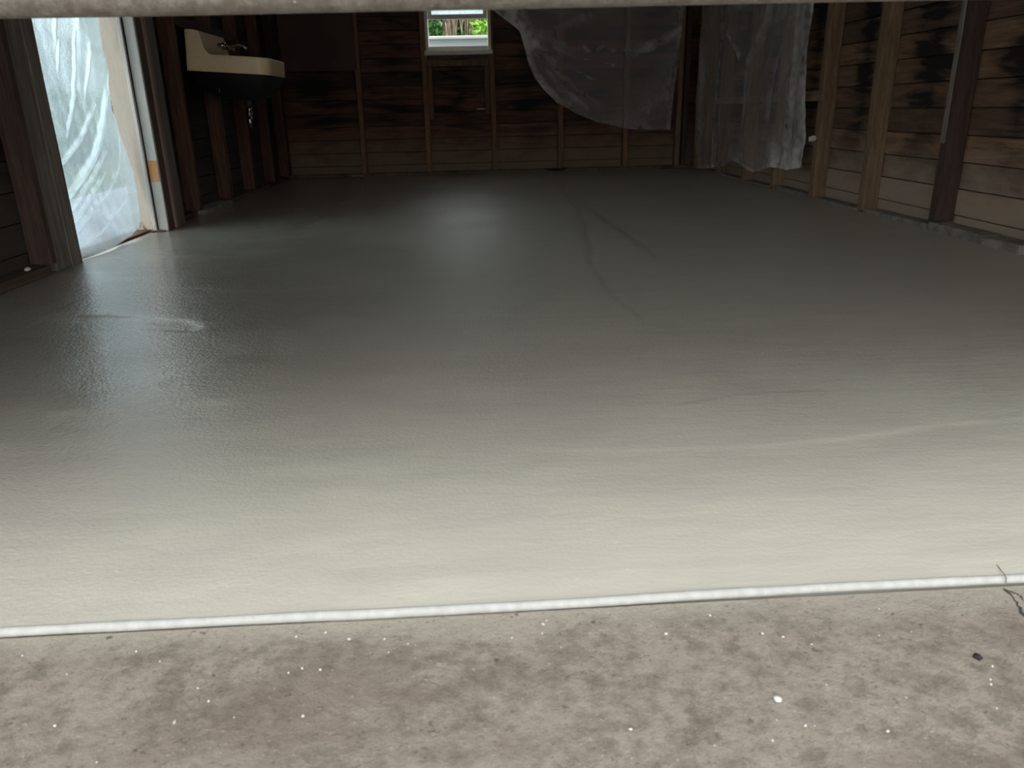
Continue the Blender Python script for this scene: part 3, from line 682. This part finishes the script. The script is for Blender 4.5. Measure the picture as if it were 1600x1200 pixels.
# 3: sheet hanging down the right wall
lt = [(7.56, 1.9), (7.56, 1.184), (7.56, .668), (7.52, .25), (7.34, .030)]
bt = [(7.34, .030), (7.088, .047), (6.80, .085), (6.642, .093), (6.409, .159), (6.253, .154), (5.977, .096), (5.756, .131), (5.636, .162), (5.34, .156), (5.07, .20)]
rt = [(5.10, 1.9), (5.075, 1.16), (5.082, .957), (5.09, .702), (5.08, .514), (5.062, .36), (5.07, .20)]
rid = [([(6.75, 1.45), (6.68, 1.15), (6.50, .93), (6.30, .86)], .030, .028), ([(5.75, 1.5), (5.95, 1.15), (6.2, .90)], .028, .030), ([(5.55, 1.5), (5.70, 1.0), (5.95, .72)], .022, .026), ([(5.35, 1.5), (5.45, .95), (5.65, .5)], .022, .026),
       ([(5.25, 1.4), (5.28, .9), (5.40, .45)], .018, .020), ([(6.7, 1.35), (6.45, 1.22), (6.15, 1.35)], .025, .04), ([(7.3, 1.5), (7.2, .8), (7.15, .1)], .02, .025), ([(7.0, 1.5), (6.95, .8), (6.95, .12)], .02, .022), ([(6.82, 1.4), (6.80, .7), (6.82, .12)], .018, .015), ([(7.45, 1.5), (7.42, .8), (7.38, .1)], .02, .02)]
def fo(A, Z_, u, v):
    cr = np.clip((.42 - Z_) / .2, 0, 1) * np.clip((5.75 - A) / .2, 0, 1) + np.clip((Z_ - 1.12) / .15, 0, 1) * np.clip(1 - np.abs(A - 6.4) / .5, 0, 1)
    return .034 + .026 * vnoise(A * 1.4 + .25 * Z_, Z_ * .35, 3., 51) + .014 * vnoise(A * 2 + .5 * Z_, Z_ * .4, 7., 52) + (.003 + .012 * cr) * vnoise(A, Z_, 17., 53) + .006 * cr * vnoise(A, Z_, 37., 54)
def gr(A, Z_, u, v):
    q = lambda pts, w: np.exp(-(seg_dist(A, Z_, spline(pts, 24))[0] / w) ** 2)
    n = .7 + .5 * vnoise(A * 2, Z_ * .6, 8., 63) + .4 * vnoise(A, Z_, 34., 64)
    return 1.0 * n * (.5 * np.exp(-((1 - u) / .12) ** 2) * (.6 + .4 * v) + .6 * np.exp(-((1 - u) / .015) ** 2) + .55 * np.clip((.42 - Z_) / .2, 0, 1) * np.clip((5.8 - A) / .2, 0, 1) + .9 * q([(6.75, 1.5), (6.55, 1.38), (6.2, 1.42), (5.9, 1.6)], .09) + .7 * q([(6.78, 1.5), (6.70, 1.15), (6.50, .93)], .025)
        + .40 * q([(5.75, 1.5), (5.95, 1.15), (6.2, .90)], .06) + .3 * q([(5.45, 1.5), (5.55, 1.0), (5.75, .5)], .06) + .35 * q([(5.28, 1.5), (5.30, .9), (5.40, .2)], .05) + .3 * np.exp(-(u / .10) ** 2) + .3 * q([(7.0, 1.5), (6.95, .8), (6.95, .1)], .02) + .25 * q([(6.25, .8), (6.25, .15)], .03) + .45 * np.exp(-((1 - v) / .018) ** 2))
tag(sheet('plastic_sheet', lt, rt, [(7.56, 1.9), (5.10, 1.9)], bt, lambda A, Z_, d: np.stack([XR - .028 - d, A, Z_], -1), M['film_clear'], (200, 160), rid, fo, gr),
    'clear plastic sheet hanging full height over the right wall studs', 'plastic sheet')

# ------------------------------------------------------------------ small things
bm = bmesh.new(); lump(bm, (XR - .022, 5.035, .372), .026, 2, .022 / .026 * .9)
tag(obj('tape_wad', bm, M['white_bits'], None, 0, False), 'small white wad of tape at the edge of the plastic on the right stud', 'tape')
bm = bmesh.new(); lump(bm, (XL - .03, 3.10, .0455), .014, 1, .6)
tag(obj('paint_chip', bm, M['white_bits']), 'small white chip on the sill plate left of the doorway', 'chip')
bm = bmesh.new(); vs = box(bm, -1.15, -1.03, 7.735, 7.775, .003, .022, jit=.004)
tag(obj('wood_scrap', bm, M['ledger'], None, .003), 'small tan wood scrap on the floor by the far wall', 'scrap')

# ------------------------------------------------------------------ outdoors, behind the window and the side doorway
def foliage(name, c, r, n, m, size, label, cat, parent=None, seed=1):
    rs = random.Random(seed); bm = bmesh.new()
    for _ in range(n):
        d = Vector((rs.gauss(0, 1), rs.gauss(0, 1), rs.gauss(0, 1))).normalized() * (rs.random() ** .4)
        q = Vector((c[0] + d.x * r[0], c[1] + d.y * r[1], max(c[2] + d.z * r[2], .02)))
        a = Vector((rs.gauss(0, 1), rs.gauss(0, 1), rs.gauss(0, .6))).normalized(); b = a.cross(Vector((rs.gauss(0, 1), rs.gauss(0, 1), 1))).normalized()
        s = size * rs.uniform(.6, 1.3)
        bm.faces.new([bm.verts.new(q + a * s * i + b * s * .45 * j) for i, j in ((-1, 0), (0, -1), (1, 0), (0, 1))])
    o = obj(name, bm, m)
    return tag(o, label, cat) if label else o
tag(B('garden_wall', M['white_wall'], -3.0, 3.0, 10.0, 10.15, -.06, 1.375, None, .004), kind='structure', label='low white wall outside the window')
B('wall_cap', M['white_cap'], -3.0, 3.0, 9.94, 10.2, 1.376, 1.412, bpy.data.objects['garden_wall'], .006)
foliage('shrub', (-.1, 14.75, 1.6), (1.3, .28, 1.65), 9500, M['leaf_dark'], .095, 'dark green shrub behind the white wall outside the window', 'shrub', seed=3)
foliage('shrub', (.42, 12.2, 1.3), (.36, .35, .9), 1600, M['leaf_lime'], .055, 'bright lime green bush outside the window on its right', 'shrub', seed=4)
foliage('shrub', (-.48, 12.0, 1.2), (.20, .3, .95), 1300, M['leaf'], .055, 'green bush outside the window on its left', 'shrub', seed=5)
def palm(x, y, lean, label, seed):
    rs = random.Random(seed); t = empty('palm_plant', (x, y, -.06)); tag(t, label, 'palm')
    bm = bmesh.new(); tube(bm, [(x - lean, y, -.05), (x - lean * .4, y, 1.0), (x, y, 2.1), (x, y, 2.5)], [.05, .035, .03, .025], 9); adopt(obj('trunk', bm, M['trunk'], None, 0, True), t)
    for i in range(13):
        a = rs.uniform(0, 6.28); l = rs.uniform(.08, .30); bm = bmesh.new(); z0 = rs.uniform(1.75, 2.3); rs_l = rs.uniform(.35, .95); P_ = []
        for j in range(7):
            s = j / 6; P_.append((x + math.cos(a) * l * math.sin(s * 1.7), y + math.sin(a) * l * math.sin(s * 1.7), z0 + .16 * math.sin(s * 3.1) - rs_l * s * s * rs.uniform(.9, 1.1)))
        tube(bm, P_, [.007, .008, .009, .009, .008, .006, .003], 5); adopt(obj('frond', bm, M['frond'], None, 0, True), t)
palm(-.29, 12.75, .1, 'palm with drooping dry fronds outside the window on its left', 8)
palm(-.19, 13.35, .0, 'palm with drooping dry fronds outside, second from the left of the window', 9)
palm(.112, 13.9, .05, 'thinner palm with dry fronds outside the middle of the window', 10)
hb = empty('neighbour_shed', (1.2, 16.5, -.06)); tag(hb, 'dark roofed shed seen at the top right of the window', 'shed')
bm = bmesh.new(); v = [bm.verts.new(q) for q in ((.20, 15.5, 2.05), (1.6, 15.5, 3.13), (.13, 15.5, 3.13), (.20, 17.5, 2.05), (1.6, 17.5, 3.13), (.13, 17.5, 3.13))]
for f in ((0, 1, 2), (3, 5, 4), (0, 3, 4, 1), (1, 4, 5, 2), (2, 5, 3, 0)): bm.faces.new([v[i] for i in f])
adopt(obj('roof', bm, M['dark_roof']), hb)
bm = bmesh.new(); tube(bm, [(.21, 15.47, 2.03), (1.65, 15.47, 3.13)], .025, 6); adopt(obj('barge_board', bm, M['white_cap']), hb)
B('shed_wall', M['white_wall'], .7, 2.5, 15.6, 17.4, -.06, 2.38, hb)
foliage('hedge', (-6.6, 13.5, .25), (.9, 5.5, .80), 7000, M['leaf'], .11, 'green hedge outside the side doorway beyond the plastic', 'hedge', seed=6)

hs = empty('neighbour_house', (-9.5, 17.0, -.06)); tag(hs, 'pale blue neighbouring house beyond the hedge, blurred by the doorway plastic', 'house')
B('house_wall', M['house'], -10.5, -9.0, 10.5, 24.0, -.06, 3.2, hs); B('house_roof', M['dark_roof'], -10.8, -8.8, 10.2, 24.3, 3.2, 3.35, hs)
